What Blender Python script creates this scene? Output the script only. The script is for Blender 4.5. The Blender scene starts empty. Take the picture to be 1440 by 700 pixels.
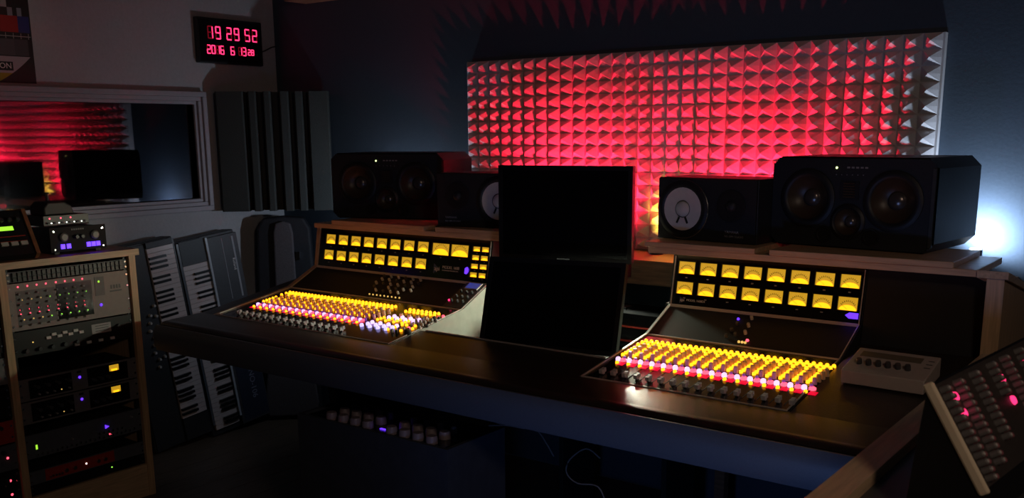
import bpy, math, random
from mathutils import Matrix, Vector
random.seed(7)
SC = bpy.context.scene
COL = SC.collection
R = math.radians

# ------------------------------------------------------------------ camera
CAM_H = 1.5
def make_camera():
    yaw, pit, rol = R(37.083), R(12.12), R(-0.4536)
    fwd = Vector((-math.sin(yaw)*math.cos(pit), math.cos(yaw)*math.cos(pit), -math.sin(pit)))
    right = Vector((math.cos(yaw), math.sin(yaw), 0))
    up = right.cross(fwd)
    r2 = right*math.cos(rol) + up*math.sin(rol)
    u2 = -right*math.sin(rol) + up*math.cos(rol)
    m = Matrix((r2, u2, -fwd)).transposed().to_4x4()
    m.translation = (0, 0, CAM_H)
    cd = bpy.data.cameras.new('camera'); co = bpy.data.objects.new('camera', cd)
    COL.objects.link(co); co.matrix_world = m
    cd.sensor_width = 36; cd.lens = 36*1365/1440; cd.shift_y = 130/1440
    cd.clip_start = 0.05
    cd.dof.use_dof = True; cd.dof.focus_distance = 3.4; cd.dof.aperture_fstop = 8.0
    SC.camera = co
make_camera()

# ------------------------------------------------------------------ world, exposure
w = bpy.data.worlds.new('night'); SC.world = w; w.use_nodes = True
w.node_tree.nodes['Background'].inputs[0].default_value = (0.004, 0.006, 0.012, 1)
w.node_tree.nodes['Background'].inputs[1].default_value = 1.0
vs = SC.view_settings
vs.view_transform = 'Standard'; vs.look = 'None'; vs.gamma = 1.0; vs.use_curve_mapping = False
vs.exposure = 0.0

# light strengths (watts) of the lamps the room has
P_RED_A, P_RED_B, P_WARM, P_COOL_L, P_COOL_R = 54.0, 50.0, 6.0, 4.6, 11.0
P_WORK, P_BLUE, P_CEIL = 19.0, 10.0, 24.0

def light(name, kind, loc, energy, color, size=0.03, aim=None, spot=None, blend=.3):
    d = bpy.data.lights.new(name, kind); d.energy = energy; d.color = color
    if kind == 'AREA': d.size = size
    else: d.shadow_soft_size = size
    if spot: d.spot_size = R(spot); d.spot_blend = blend
    o = bpy.data.objects.new(name, d); COL.objects.link(o); o.location = loc
    if aim: o.rotation_euler = (Vector(aim)-Vector(loc)).to_track_quat('-Z', 'Y').to_euler()
    return o
# dim ceiling lamp behind the photographer
light('ceiling_light', 'SPOT', (0.75, 0.35, 2.2), P_CEIL, (1.0, .74, .56), 0.15, aim=(-1.7, 2.6, 0.85), spot=88, blend=1.0)
# blue lamp low in front of the desk
light('blue_floor_light', 'SPOT', (-0.85, 0.95, 0.30), P_BLUE, (0.26, 0.42, 1.0), 0.08, aim=(-1.05, 2.13, 0.74), spot=104, blend=.9)

# ------------------------------------------------------------------ materials
MATS = {}
def mat(name, col, rough=.5, metal=0, emit=None, es=0, spec=.5, noise=None, bump=0, nscale=40, coat=0, stretch=None, detail=4):
    if name in MATS: return MATS[name]
    m = bpy.data.materials.new(name); m.use_nodes = True
    nt = m.node_tree; b = nt.nodes['Principled BSDF']
    b.inputs['Base Color'].default_value = (*col, 1)
    b.inputs['Roughness'].default_value = rough
    b.inputs['Metallic'].default_value = metal
    b.inputs['Specular IOR Level'].default_value = spec
    b.inputs['Coat Weight'].default_value = coat
    if emit:
        b.inputs['Emission Color'].default_value = (*emit, 1)
        b.inputs['Emission Strength'].default_value = es
    if noise or bump:
        tc = nt.nodes.new('ShaderNodeTexCoord'); mp = nt.nodes.new('ShaderNodeMapping')
        nt.links.new(tc.outputs['Object'], mp.inputs['Vector'])
        if stretch: mp.inputs['Scale'].default_value = stretch
        nz = nt.nodes.new('ShaderNodeTexNoise'); nz.inputs['Scale'].default_value = nscale
        nz.inputs['Detail'].default_value = detail
        nt.links.new(mp.outputs['Vector'], nz.inputs['Vector'])
        if noise:
            cr = nt.nodes.new('ShaderNodeValToRGB')
            cr.color_ramp.elements[0].position = .3; cr.color_ramp.elements[1].position = .7
            cr.color_ramp.elements[0].color = (*[c*(1-noise) for c in col], 1)
            cr.color_ramp.elements[1].color = (*[min(1, c*(1+noise)) for c in col], 1)
            nt.links.new(nz.outputs['Fac'], cr.inputs['Fac']); nt.links.new(cr.outputs['Color'], b.inputs['Base Color'])
        if bump:
            bp = nt.nodes.new('ShaderNodeBump'); bp.inputs['Strength'].default_value = bump; bp.inputs['Distance'].default_value = .004
            nt.links.new(nz.outputs['Fac'], bp.inputs['Height']); nt.links.new(bp.outputs['Normal'], b.inputs['Normal'])
    MATS[name] = m
    return m

WALL_L = mat('wall_paint_light', (.50, .51, .54), .85, noise=.05, bump=.2, nscale=90)
WALL_B = mat('wall_paint_slate', (.058, .085, .122), .8, noise=.05, bump=.12, nscale=90)
CEIL = mat('ceiling_paint', (.10, .10, .12), .9, noise=.05, nscale=20)
FLOORM = mat('floor_wood', (.10, .075, .055), .45, noise=.35, bump=.1, nscale=14, stretch=(9, .6, 1))
BEECH = mat('beech_wood', (.60, .40, .235), .42, noise=.18, bump=.08, nscale=9, stretch=(1, 9, 14))
BEECH_Z = mat('beech_wood_upright', (.60, .40, .235), .42, noise=.18, bump=.08, nscale=9, stretch=(14, 14, 1))
BEECH_Y = mat('beech_wood_deep', (.60, .42, .26), .42, noise=.18, bump=.08, nscale=9, stretch=(14, 1, 14))
BROWN = mat('brown_wood', (.20, .11, .06), .5, noise=.3, nscale=10, stretch=(1, 9, 9))
BEAM = mat('beam_wood', (.30, .17, .10), .6, noise=.3, nscale=10, stretch=(1, 9, 9))
LEATHER = mat('desk_leather', (.030, .023, .019), .30, noise=.15, bump=.14, nscale=320, detail=2)
BLACKP = mat('black_plastic', (.010, .010, .012), .38)
BLACKM = mat('black_matte', (.010, .010, .012), .75)
BLACKG = mat('black_gloss_panel', (.007, .007, .008), .18, noise=.2, nscale=50)
CHASSIS = mat('console_chassis', (.045, .05, .055), .45, noise=.1, nscale=60)
STEEL = mat('pale_steel_side', (.34, .36, .32), .42, noise=.08, nscale=30)
TRIMM = mat('trim_metal', (.60, .54, .52), .4, metal=.25)
CHROME = mat('chrome', (.75, .75, .76), .18, metal=1)
GREYCAP = mat('grey_cap', (.55, .52, .55), .4)
KNOBA = mat('amber_knob', (.78, .52, .30), .35)
KNOBP = mat('mauve_knob', (.75, .50, .66), .35)
KNOBD = mat('dark_knob', (.05, .05, .055), .4)
KNOBW = mat('pale_knob', (.52, .50, .48), .4)
FOAM = mat('white_foam', (.60, .59, .61), .9, noise=.05, nscale=200, bump=.1)
TRAPF = mat('grey_trap_foam', (.055, .062, .060), .95, noise=.15, nscale=200, bump=.3)
SPK = mat('speaker_black', (.017, .019, .024), .55, noise=.2, nscale=200, bump=.15)
CONE = mat('cone_dark', (.055, .032, .018), .4)
CONEW = mat('cone_white', (.74, .68, .66), .6, noise=.03, nscale=60)
RUBBER = mat('rubber', (.012, .012, .013), .5)
TITANIUM = mat('dust_cap_metal', (.18, .15, .14), .25, metal=.7)
FRAMEW = mat('window_frame_paint', (.44, .42, .47), .55, noise=.05, nscale=40)
KEYW = mat('key_ivory', (.62, .53, .52), .3)
KEYB = mat('key_black', (.010, .010, .011), .25)
KBODY = mat('synth_body', (.020, .021, .025), .5, noise=.2, nscale=120)
KPANEL = mat('synth_panel_grey', (.045, .045, .052), .5, noise=.1, nscale=80)
KBLUE = mat('synth_panel_navy', (.018, .025, .05), .5, noise=.1, nscale=80)
BEIGE = mat('beige_panel', (.34, .28, .27), .5, noise=.06, nscale=60)
GREYP = mat('grey_panel', (.17, .16, .17), .5, noise=.08, nscale=60)
SLATEP = mat('slate_panel', (.10, .11, .135), .5, noise=.08, nscale=60)
REDP = mat('red_panel', (.42, .035, .02), .5)
CTRLP = mat('controller_plastic', (.50, .42, .38), .5, noise=.04, nscale=60)
LCD = mat('lcd_dark', (.16, .14, .10), .3)
CREAM = mat('cream_cheek', (.80, .68, .50), .45, noise=.05, nscale=30)
CABINET = mat('cabinet_navy', (.050, .060, .085), .6, noise=.12, nscale=30)
BAGM = mat('bag_grey', (.10, .088, .098), .85, noise=.15, nscale=150, bump=.2)
WHITEP = mat('white_print', (.85, .80, .80), .6)
GREYPRINT = mat('grey_print', (.30, .30, .32), .6)
BLUEPRINT = mat('blue_print', (.10, .14, .30), .6)
INKM = mat('dark_ink', (.05, .03, .005), .6)
CABLEM = mat('cable_grey', (.16, .155, .16), .5)
CABLEB = mat('cable_black', (.015, .015, .016), .5)
SCREEN = mat('screen_black', (.004, .004, .005), .22)
BOOTH = mat('booth_dark', (.02, .02, .025), .9)

def em(name, col, s, base=None):
    return mat(name, base or tuple(c*.5 for c in col), .35, emit=col, es=s)
E_YEL = em('lit_yellow', (1.0, .35, .008), 2.6)
E_YEL2 = em('lit_yellow_dim', (1.0, .62, .02), .55)
E_WHV = em('lit_violet_white', (.78, .48, 1.0), 1.6)
E_BLW = em('lit_blue_white', (.50, .42, 1.0), 1.7)
E_RED = em('lit_red', (1.0, .07, .12), 2.6)
E_RGLOW = em('red_panel_glow', (1.0, .0, .035), .75)
E_PUR = em('lit_purple', (.42, .10, .80), .35)
E_VIO = em('lit_violet_blue', (.12, .03, 1.0), 1.9)
E_CLOCK = em('clock_led', (1.0, .03, .13), 2.4)
E_GHOST = em('clock_ghost', (1.0, .02, .06), .10)
E_FACE = em('meter_face', (1.0, .54, .025), .52, (.5, .35, .15))
E_LENS = em('meter_lens', (1.0, .38, .006), 2.2, (.5, .35, .05))
E_GRN = em('lit_green', (.35, 1.0, .08), 1.2)
E_LCDG = em('green_display', (.45, 1.0, .05), 1.0)
E_PINK = em('lit_pink', (1.0, .03, .15), 2.0)
E_SCR = em('blue_screen', (.05, .07, .35), .5)
E_AMB = em('lit_amber', (1.0, .62, .15), .8)
E_WHT = em('lit_white', (1.0, 1.0, .95), 3.0)

# glass of the booth window: mirror-like clear pane
def glass_mat():
    m = bpy.data.materials.new('booth_glass'); m.use_nodes = True
    nt = m.node_tree; nt.nodes.clear()
    out = nt.nodes.new('ShaderNodeOutputMaterial'); mx = nt.nodes.new('ShaderNodeMixShader')
    tr = nt.nodes.new('ShaderNodeBsdfTransparent'); tr.inputs[0].default_value = (.75, .78, .82, 1)
    gl = nt.nodes.new('ShaderNodeBsdfGlossy'); gl.inputs['Roughness'].default_value = .025
    gl.inputs['Color'].default_value = (.9, .9, 1, 1)
    fr = nt.nodes.new('ShaderNodeFresnel'); fr.inputs['IOR'].default_value = 2.3
    nt.links.new(fr.outputs[0], mx.inputs[0]); nt.links.new(tr.outputs[0], mx.inputs[1]); nt.links.new(gl.outputs[0], mx.inputs[2])
    nt.links.new(mx.outputs[0], out.inputs[0])
    return m
GLASS = glass_mat()

# ------------------------------------------------------------------ mesh helpers
class MB:
    def __init__(s): s.v = []; s.f = []
    def quad(s, a, b, c, d):
        n = len(s.v); s.v += [tuple(a), tuple(b), tuple(c), tuple(d)]; s.f.append((n, n+1, n+2, n+3)); return s
    def poly(s, pts):
        n = len(s.v); s.v += [tuple(p) for p in pts]; s.f.append(tuple(range(n, n+len(pts)))); return s
    def box(s, x0, x1, y0, y1, z0, z1, M=None):
        n = len(s.v)
        P = [(x0,y0,z0),(x1,y0,z0),(x1,y1,z0),(x0,y1,z0),(x0,y0,z1),(x1,y0,z1),(x1,y1,z1),(x0,y1,z1)]
        if M: P = [tuple(M @ Vector(p)) for p in P]
        s.v += P
        s.f += [tuple(n+i for i in q) for q in ((0,3,2,1),(4,5,6,7),(0,1,5,4),(1,2,6,5),(2,3,7,6),(3,0,4,7))]
        return s
    def prism(s, prof, a0, a1, axis='X', cap0=True, cap1=True):
        """extrude a closed 2-D profile along an axis. axis X: prof=(y,z); Y: prof=(x,z); Z: prof=(x,y)"""
        n = len(s.v); k = len(prof)
        for a in (a0, a1):
            for p in prof:
                s.v.append((a, p[0], p[1]) if axis == 'X' else (p[0], a, p[1]) if axis == 'Y' else (p[0], p[1], a))
        for i in range(k):
            j = (i+1) % k; s.f.append((n+i, n+j, n+k+j, n+k+i))
        if cap0: s.f.append(tuple(range(n+k-1, n-1, -1)))
        if cap1: s.f.append(tuple(range(n+k, n+2*k)))
        return s
    def lathe(s, prof, seg=16, M=None, cap0=True, cap1=True):
        """prof: list of (r, h) around local Z"""
        n = len(s.v); M = M or Matrix()
        for r, h in prof:
            for i in range(seg):
                a = 2*math.pi*i/seg; s.v.append(tuple(M @ Vector((r*math.cos(a), r*math.sin(a), h))))
        for j in range(len(prof)-1):
            for i in range(seg):
                i2 = (i+1) % seg
                s.f.append((n+j*seg+i, n+j*seg+i2, n+(j+1)*seg+i2, n+(j+1)*seg+i))
        if cap0: s.f.append(tuple(n+i for i in range(seg-1, -1, -1)))
        if cap1: s.f.append(tuple(n+(len(prof)-1)*seg+i for i in range(seg)))
        return s
    def tube(s, pts, r, seg=6):
        pts = [Vector(p) for p in pts]; n = len(s.v)
        for i, p in enumerate(pts):
            t = (pts[min(i+1, len(pts)-1)] - pts[max(i-1, 0)]).normalized()
            u = t.orthogonal().normalized() if abs(t.z) > .95 else t.cross(Vector((0,0,1))).normalized()
            v = t.cross(u)
            for k in range(seg):
                a = 2*math.pi*k/seg; s.v.append(tuple(p + u*r*math.cos(a) + v*r*math.sin(a)))
        for i in range(len(pts)-1):
            for k in range(seg):
                k2 = (k+1) % seg; s.f.append((n+i*seg+k, n+i*seg+k2, n+(i+1)*seg+k2, n+(i+1)*seg+k))
        s.f.append(tuple(n+k for k in range(seg))); s.f.append(tuple(n+(len(pts)-1)*seg+k for k in range(seg-1, -1, -1)))
        return s
    def mesh(s, name, m, smooth=False):
        me = bpy.data.meshes.new(name); me.from_pydata(s.v, [], s.f); me.validate(); me.update()
        if m: me.materials.append(m)
        import bmesh
        bm = bmesh.new(); bm.from_mesh(me); bmesh.ops.recalc_face_normals(bm, faces=bm.faces); bm.to_mesh(me); bm.free()
        if smooth:
            for p in me.polygons: p.use_smooth = True
            try: me.set_sharp_from_angle(angle=R(40))
            except Exception: pass
        return me

def put(name, me, parent=None, loc=(0,0,0), rot=None, mtx=None):
    """one object; loc / mtx in the parent's space"""
    o = bpy.data.objects.new(name, me); COL.objects.link(o)
    if parent: o.parent = parent
    if mtx is not None: o.matrix_local = mtx if parent else mtx; 
    else:
        o.location = loc
        if rot: o.rotation_euler = rot
    if mtx is not None and parent: o.matrix_basis = mtx
    return o
def build(name, mb, m, parent=None, off=None, smooth=False):
    """mesh whose vertices are given in world space when off = the parent's world location"""
    me = mb.mesh(name, m, smooth)
    o = put(name, me, parent)
    if off is not None: o.location = (-off[0], -off[1], -off[2])
    return o
def tag(o, label, cat, group=None):
    o['label'] = label; o['category'] = cat
    if group: o['group'] = group
    return o
def root(name, loc, label, cat, group=None, rz=0):
    o = bpy.data.objects.new(name, None); COL.objects.link(o); o.location = loc; o.rotation_euler = (0,0,rz)
    o.empty_display_size = .05
    return tag(o, label, cat, group)
def structure(o): o['kind'] = 'structure'; return o
def bevel(o, wd, seg=2):
    b = o.modifiers.new('bevel', 'BEVEL'); b.width = wd; b.segments = seg; b.limit_method = 'ANGLE'; b.angle_limit = R(40)
    return o
def text_mesh(name, txt, size, m, align='CENTER', extrude=.0003, space=1.0):
    c = bpy.data.curves.new(name, 'FONT'); c.body = txt; c.size = size; c.align_x = align; c.align_y = 'CENTER'
    c.extrude = extrude; c.space_character = space; c.resolution_u = 3
    o = bpy.data.objects.new(name, c); COL.objects.link(o)
    dg = bpy.context.evaluated_depsgraph_get()
    me = bpy.data.meshes.new_from_object(o.evaluated_get(dg))
    bpy.data.objects.remove(o); bpy.data.curves.remove(c)
    me.materials.clear(); me.materials.append(m); me.name = name
    return me
def frame(origin, xdir, ydir):
    """matrix with local x along xdir, y along ydir, z = normal"""
    x = Vector(xdir).normalized(); y = Vector(ydir).normalized(); z = x.cross(y).normalized(); y = z.cross(x)
    m = Matrix((x, y, z)).transposed().to_4x4(); m.translation = Vector(origin); return m

# ------------------------------------------------------------------ room
XL, YB, ZC = -4.218, 3.52, 2.62
# floor of separate planks
fl = structure(build('floor', MB().box(XL, 2.6, -2.2, YB, -.06, -.012), BLACKM))
pk = MB().box(-.0685, .0685, -2.2, YB-.001, -.012, 0).mesh('plank', FLOORM)
x = XL+.07; i = 0
while x < 2.55:
    put('plank', pk, fl, (x, 0, 0)); x += .14
WY0, WY1, WZ0, WZ1 = 1.20, 2.985, 1.190, 1.650     # window opening
wl = MB()
wl.box(XL-.12, XL, -2.2, WY0, 0, ZC); wl.box(XL-.12, XL, WY1, YB+.12, 0, ZC)
wl.box(XL-.12, XL, WY0, WY1, 0, WZ0); wl.box(XL-.12, XL, WY0, WY1, WZ1, ZC)
structure(build('wall_left', wl, WALL_L))
structure(build('wall_back', MB().box(XL, 2.6, YB, YB+.12, 0, ZC), WALL_B))
structure(build('wall_right', MB().box(2.6, 2.72, -2.2, YB+.12, 0, ZC), WALL_B))
structure(build('wall_front', MB().box(XL, 2.6, -2.32, -2.2, 0, ZC), WALL_B))
structure(build('ceiling', MB().box(XL-.12, 2.72, -2.32, YB+.12, ZC, ZC+.1), CEIL))
structure(build('trim_1', MB().box(-3.96, 2.6, 3.38, YB, 2.15, 2.27), BEAM))
# dark booth behind the window
bo = MB(); bx0 = XL-1.6
bo.box(bx0-.05, bx0, .8, 3.4, .8, 2.2); bo.box(bx0, XL-.121, .75, .8, .8, 2.2); bo.box(bx0, XL-.121, 3.4, 3.45, .8, 2.2)
bo.box(bx0, XL-.121, .8, 3.4, .75, .8); bo.box(bx0, XL-.121, .8, 3.4, 2.2, 2.25)
structure(build('wall_booth', bo, BOOTH))
# window: stepped frame, pane
wi = bpy.data.objects.new('window_1', None); COL.objects.link(wi); wi.location = (XL, WY0, WZ0); structure(wi)
wo = (XL, WY0, WZ0)
def rim(name, y0, y1, z0, z1, wd, x0, x1, m):
    b = MB()
    b.box(x0, x1, y0-wd, y1+wd, z1, z1+wd); b.box(x0, x1, y0-wd, y1+wd, z0-wd, z0)
    b.box(x0, x1, y0-wd, y0, z0, z1); b.box(x0, x1, y1, y1+wd, z0, z1)
    return bevel(build(name, b, m, wi, wo), .003)
rim('window_frame', WY0, WY1, WZ0, WZ1, .016, XL-.06, XL+.012, FRAMEW)
rim('window_molding', WY0-.016, WY1+.016, WZ0-.016, WZ1+.016, .020, XL, XL+.024, FRAMEW)
rim('window_casing', WY0-.036, WY1+.036, WZ0-.036, WZ1+.036, .024, XL, XL+.036, FRAMEW)
build('pane', MB().box(XL-.030, XL-.024, WY0, WY1, WZ0, WZ1), GLASS, wi, wo)

# ------------------------------------------------------------------ acoustic foam panel
def foam():
    x0, x1, zt, yv = -2.879, -.862, 1.811, 3.49
    NC, NR = 32, 15; pw = (x1-x0)/NC; ph = .0522; H = .036
    r = root('acoustic_foam_panel', ((x0+x1)/2, YB-.001, zt-NR*ph), 'wide pale pyramid foam panel on the back wall, washed in red light', 'foam panel')
    off = r.location
    build('backing', MB().box(x0, x1+.006, yv, YB-.001, zt-NR*ph, zt), FOAM, r, off)
    def pyr():
        b = MB(); a = .46
        q = [(-pw*.5+.0012, 0, -ph*.5+.0012), (pw*.5-.0012, 0, -ph*.5+.0012), (pw*.5-.0012, 0, ph*.5-.0012), (-pw*.5+.0012, 0, ph*.5-.0012)]
        mid = []
        for i in range(4):
            p, s = q[i], q[(i+1) % 4]; mid.append(((p[0]+s[0])/2, -.002, (p[2]+s[2])/2))
        n = 0; b.v = q + mid + [(0, -H, 0)]
        for i in range(4):
            b.f.append((i, 4+i, 8)); b.f.append((4+i, (i+1) % 4, 8)); b.f.append((i, (i+1) % 4, 4+i))
        return b.mesh('pyramid', FOAM)
    pm = pyr(); rest = MB()
    seen = [(i, j) for j in range(9) for i in range(NC)] + [(i, j) for j in range(9, 15) for i in (15, 16)]
    seen = set(seen[:300])
    for j in range(NR):
        for i in range(NC):
            c = Vector((x0+(i+.5)*pw, yv, zt-(j+.5)*ph))
            if (i, j) in seen: put('pyramid', pm, r, c-off)
            else:
                n = len(rest.v); rest.v += [tuple(c+v.co) for v in pm.vertices]; rest.f += [tuple(n+k for k in p.vertices) for p in pm.polygons]
    o = build('pyramid_field', rest, FOAM, r, off); o['kind'] = 'stuff'
foam()

# rear ledge behind the desk, with lamps on it
LZ = 1.027
def ledge():
    r = root('rear_ledge', (-1.9, 3.35, 0), 'brown wooden ledge running along the back wall behind the consoles', 'ledge')
    off = r.location
    build('top', MB().box(-3.25, -.575, 3.20, YB-.002, LZ-.03, LZ), BROWN, r, off)
    build('front_panel', MB().box(-3.25, -.575, 3.23, 3.25, .93, LZ-.03), BROWN, r, off)
    for x in (-3.2, -2.1, -1.5, -.62):
        build('post', MB().box(x-.02, x+.02, 3.3, 3.34, 0, LZ-.03), BROWN, r, off)
ledge()
def rear_rack():
    r = root('equipment_rack', (-1.76, 3.16, 0), 'low black rack of red lit units seen between the two consoles', 'rack')
    off = r.location
    build('side_panel', MB().box(-2.02, -2.0, 2.97, 3.195, 0, .92), BLACKM, r, off)
    build('side_panel', MB().box(-1.575, -1.555, 2.97, 3.195, 0, .92), BLACKM, r, off)
    build('base', MB().box(-2.0, -1.575, 2.97, 3.195, .0, .04), BLACKM, r, off)
    for k in range(8):
        z = .86-.052*k
        build('rack_unit', MB().box(-1.998, -1.577, 3.0, 3.19, z-.044, z), BLACKG, r, off)
        build('red_highlight', MB().box(-1.998, -1.577, 2.985, 2.9995, z-.048, z-.044), REDP, r, off)  # red highlights along the units, put into the strip colour
rear_rack()
def lamp(name, loc, color, energy, label, h=.07, r=.022, size=.02, lens=None, aim=None, spot=None):
    """small upright lamp: round foot, can, glowing lens on top"""
    rt = root(name, loc, label, 'lamp')
    put('can', MB().lathe([(r*1.25, 0), (r*1.25, .006), (r*.8, .008), (r, .016), (r, h)], 14).mesh('can', BLACKP, True), rt)
    put('lens', MB().lathe([(r*.86, h), (r*.8, h+.004)], 14).mesh('lens', lens), rt)
    if 'red' in name:                         # unseen flag added to keep the beam off the wall above the foam
        put('added_flag', MB().box(-.19, .19, -.065, .030, h+.149, h+.151).mesh('added_flag', BLACKM), rt)
        for sx in (-1, 1): put('flag_strut', MB().box(sx*.026-.002, sx*.026+.002, -.030, -.026, .003, h+.149).mesh('flag_strut', BLACKP), rt)
    light(name+'_light', 'SPOT' if aim else 'POINT', (loc[0], loc[1], loc[2]+h+.03), energy, color, size, aim=aim, spot=spot, blend=.6)
E_LR = em('lamp_red', (1, .02, .05), 4.0); E_LW = em('lamp_warm', (1, .8, .4), 5.0); E_LC = em('lamp_cool', (.8, .9, 1), 5.0)
lamp('red_uplight', (-2.20, 3.288, LZ), (1.0, .012, .045), P_RED_A, 'small black uplight glowing red behind the stacked screens', h=.03, lens=E_LR, aim=(-2.20, 3.62, 1.62), spot=132)
lamp('red_uplight', (-1.44, 3.288, LZ), (1.0, .012, .045), P_RED_B, 'small black uplight glowing red behind the white coned speaker', h=.03, lens=E_LR, aim=(-1.44, 3.62, 1.62), spot=132)
lamp('amber_uplight', (-1.85, 3.40, LZ), (1.0, .58, .06), P_WARM, 'small black uplight glowing amber in the gap between consoles', h=.045, lens=E_LW, aim=(-1.85, 3.52, 1.19), spot=75)
lamp('cool_uplight', (-3.22, 3.41, LZ), (.72, .84, 1.0), P_COOL_L, 'small black uplight glowing cool white by the foam corner trap', h=.025, lens=E_LC)
lamp('cool_uplight', (-.695, 3.43, LZ), (.66, .80, 1.0), P_COOL_R, 'small black uplight glowing cool white beside the wooden end panel', h=.09, lens=E_LC, aim=(-.62, 3.60, 1.30), spot=178)
def flood(loc):
    r = root('work_lamp', loc, 'small black flood lamp glowing greenish white on the rack behind the screens', 'lamp')
    put('foot', MB().box(-.035, .035, -.02, .03, 0, .006).mesh('foot', BLACKP), r)
    bevel(put('housing', MB().box(-.033, .033, -.012, .022, .114, .192).mesh('housing', BLACKP), r), .004)
    put('stem', MB().box(-.008, .008, -.002, .012, .006, .114).mesh('stem', BLACKP), r)
    put('lens', MB().box(-.026, .026, -.0145, -.0125, .120, .186).mesh('lens', E_LC), r)
    light('work_lamp_light', 'SPOT', (loc[0], loc[1]-.03, loc[2]+.155), P_WORK, (.92, 1.0, .74), .025, aim=(loc[0], loc[1]-1, loc[2]-.10), spot=165, blend=.25)
flood((-1.828, 3.09, .8605))

# ------------------------------------------------------------------ desk
DZ, DS = .785, .155             # working surface: z = DZ + DS*(y-2.375)
def sz(y): return DZ + DS*(y-2.375)
def arc(cx, cz, r, a0, a1, n): return [(cx+r*math.cos(R(a0+(a1-a0)*i/n)), cz+r*math.sin(R(a0+(a1-a0)*i/n))) for i in range(n+1)]
def desk():
    r = root('studio_desk', (-1.9, 2.6, 0), 'long dark studio desk with padded rounded front edge carrying both consoles', 'desk')
    off = r.location
    # padded armrest
    prof = [(2.372, .786), (2.225, .779)] + arc(2.212, .729, .050, 80, 130, 5) + [(2.212, .7205), (2.372, .7205)]
    a = build('armrest', MB().prism(prof, -3.40, -.535), LEATHER, r, off, True)
    nose = [(2.212, .7200)] + [(2.176, .7660)] + arc(2.205, .728, .060, 138, 182, 6) + [(2.146, .690), (2.156, .668), (2.372, .668), (2.372, .7200)]
    build('front_edge', MB().prism(nose, -3.40, -.535), mat('front_edge_grey', (.10, .115, .15), .5, noise=.06, bump=.1, nscale=200), r, off, True)
    # flat desk tops: left margin, middle, right
    for nm, xa, xb in (('desk_top', -3.40, -3.331), ('desk_top', -2.322, -1.545), ('desk_top', -.888, -.535)):
        y1 = 2.53 if nm == 'desk_top' and xa == -2.322 else 2.92
        p = [(2.373, .668), (2.373, .7845), (y1, sz(y1)), (y1, sz(y1)-.05), (2.45, .668)]
        build(nm, MB().prism(p, xa, xb), LEATHER, r, off)
    # lip behind the middle top and the lower deck the screens stand on
    build('metal_lip', MB().prism([(2.530, sz(2.53)-.02), (2.530, sz(2.53)+.004), (2.536, sz(2.53)+.004), (2.536, sz(2.53)-.02)], -2.30, -1.55), TRIMM, r, off)
    build('rear_deck', MB().box(-2.32, -1.55, 2.537, 2.965, .70, .725), BLACKM, r, off)
    build('apron', MB().box(-3.36, -.56, 2.47, 2.49, .60, .667), BLACKM, r, off)
    for xx in (-2.74, -.70):
        leg = [(2.55, 0), (3.15, 0), (3.15, .64), (2.46, .64), (2.46, .60)] + [(2.47+.12*(1-math.cos(t)), .60-.45*math.sin(t)) for t in (.2, .5, .8, 1.1, 1.4)]
        build('leg', MB().prism(leg, xx-.02, xx+.02), CABINET, r, off)
    # black blank panel right of the second console and the wooden end
    build('blank_panel', MB().prism([(2.922, .860), (2.955, 1.10), (2.975, 1.10), (2.942, .860)], -.888, -.545), BLACKM, r, off)
    build('end_panel', MB().prism([(2.86, 0), (3.30, 0), (3.30, 1.00), (3.26, 1.02), (2.86, 1.104), (2.86, .9)], -.544, -.500), BEECH_Z, r, off)
    build('end_cap', MB().prism([(2.85, 1.106), (3.32, 1.000), (3.32, 1.018), (2.85, 1.126)], -.568, -.490), BEECH_Y, r, off)
desk()

# ------------------------------------------------------------------ mixing consoles
def knob_mesh(name, r, h, m, seg=10, top=.85): return MB().lathe([(r, 0), (r, h*.7), (r*top, h)], seg).mesh(name, m)
def push_mesh(name, w, d, h, m):
    b = MB(); b.box(-w/2, w/2, -d/2, d/2, 0, h*.7)
    n = len(b.v); k = .72
    b.v += [(-w/2, -d/2, h*.7), (w/2, -d/2, h*.7), (w/2, d/2, h*.7), (-w/2, d/2, h*.7), (-w/2*k, -d/2*k, h), (w/2*k, -d/2*k, h), (w/2*k, d/2*k, h), (-w/2*k, d/2*k, h)]
    b.f += [(n+4, n+5, n+6, n+7)] + [(n+i, n+(i+1) % 4, n+4+(i+1) % 4, n+4+i) for i in range(4)]
    return b.mesh(name, m)
def round_push(name, r, h, m): return MB().lathe([(r, 0), (r, h*.5), (r*.8, h*.85), (r*.4, h)], 10).mesh(name, m, True)
def fader_mesh():
    b = MB(); b.box(-.0055, .0055, -.012, -.002, .004, .016); b.box(-.0055, .0055, .002, .012, .004, .016); b.box(-.005, .005, -.004, .004, 0, .010)
    return b.mesh('fader_cap', GREYCAP)
YBTN = round_push('yellow_button', .0062, .010, E_YEL)
YBTN2 = round_push('yellow_button', .0058, .009, E_YEL)
WBTN = round_push('white_button', .0080, .012, E_WHV)
BBTN = round_push('blue_button', .0078, .012, E_BLW)
RBTN = MB().lathe([(.0105, 0), (.0105, .004), (.007, .007)], 12).mesh('red_button', E_RED, True)
RGLOW = MB().box(-.011, .011, -.011, .011, 0, .0012).mesh('red_glow_patch', E_RGLOW)  # red glow reflected on the panel, drawn as emitting patches
KN_A = knob_mesh('knob', .0072, .021, KNOBA); KN_P = knob_mesh('knob', .0066, .020, KNOBP); KN_S = knob_mesh('knob', .005, .013, em('purple_cap', (.45, .12, .75), .22))
KN_W = knob_mesh('knob', .0055, .014, KNOBW); KN_D = knob_mesh('knob', .006, .012, KNOBD); FADER = fader_mesh()
SLOT = MB().box(-.0012, .0012, -.05, .05, 0, .0006).mesh('fader_slot', BLACKM)
D_PANEL = ((2.93, .922), (2.96, 1.086)); D_SLOPE = ((2.77, .846), (2.93, .922))
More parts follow.
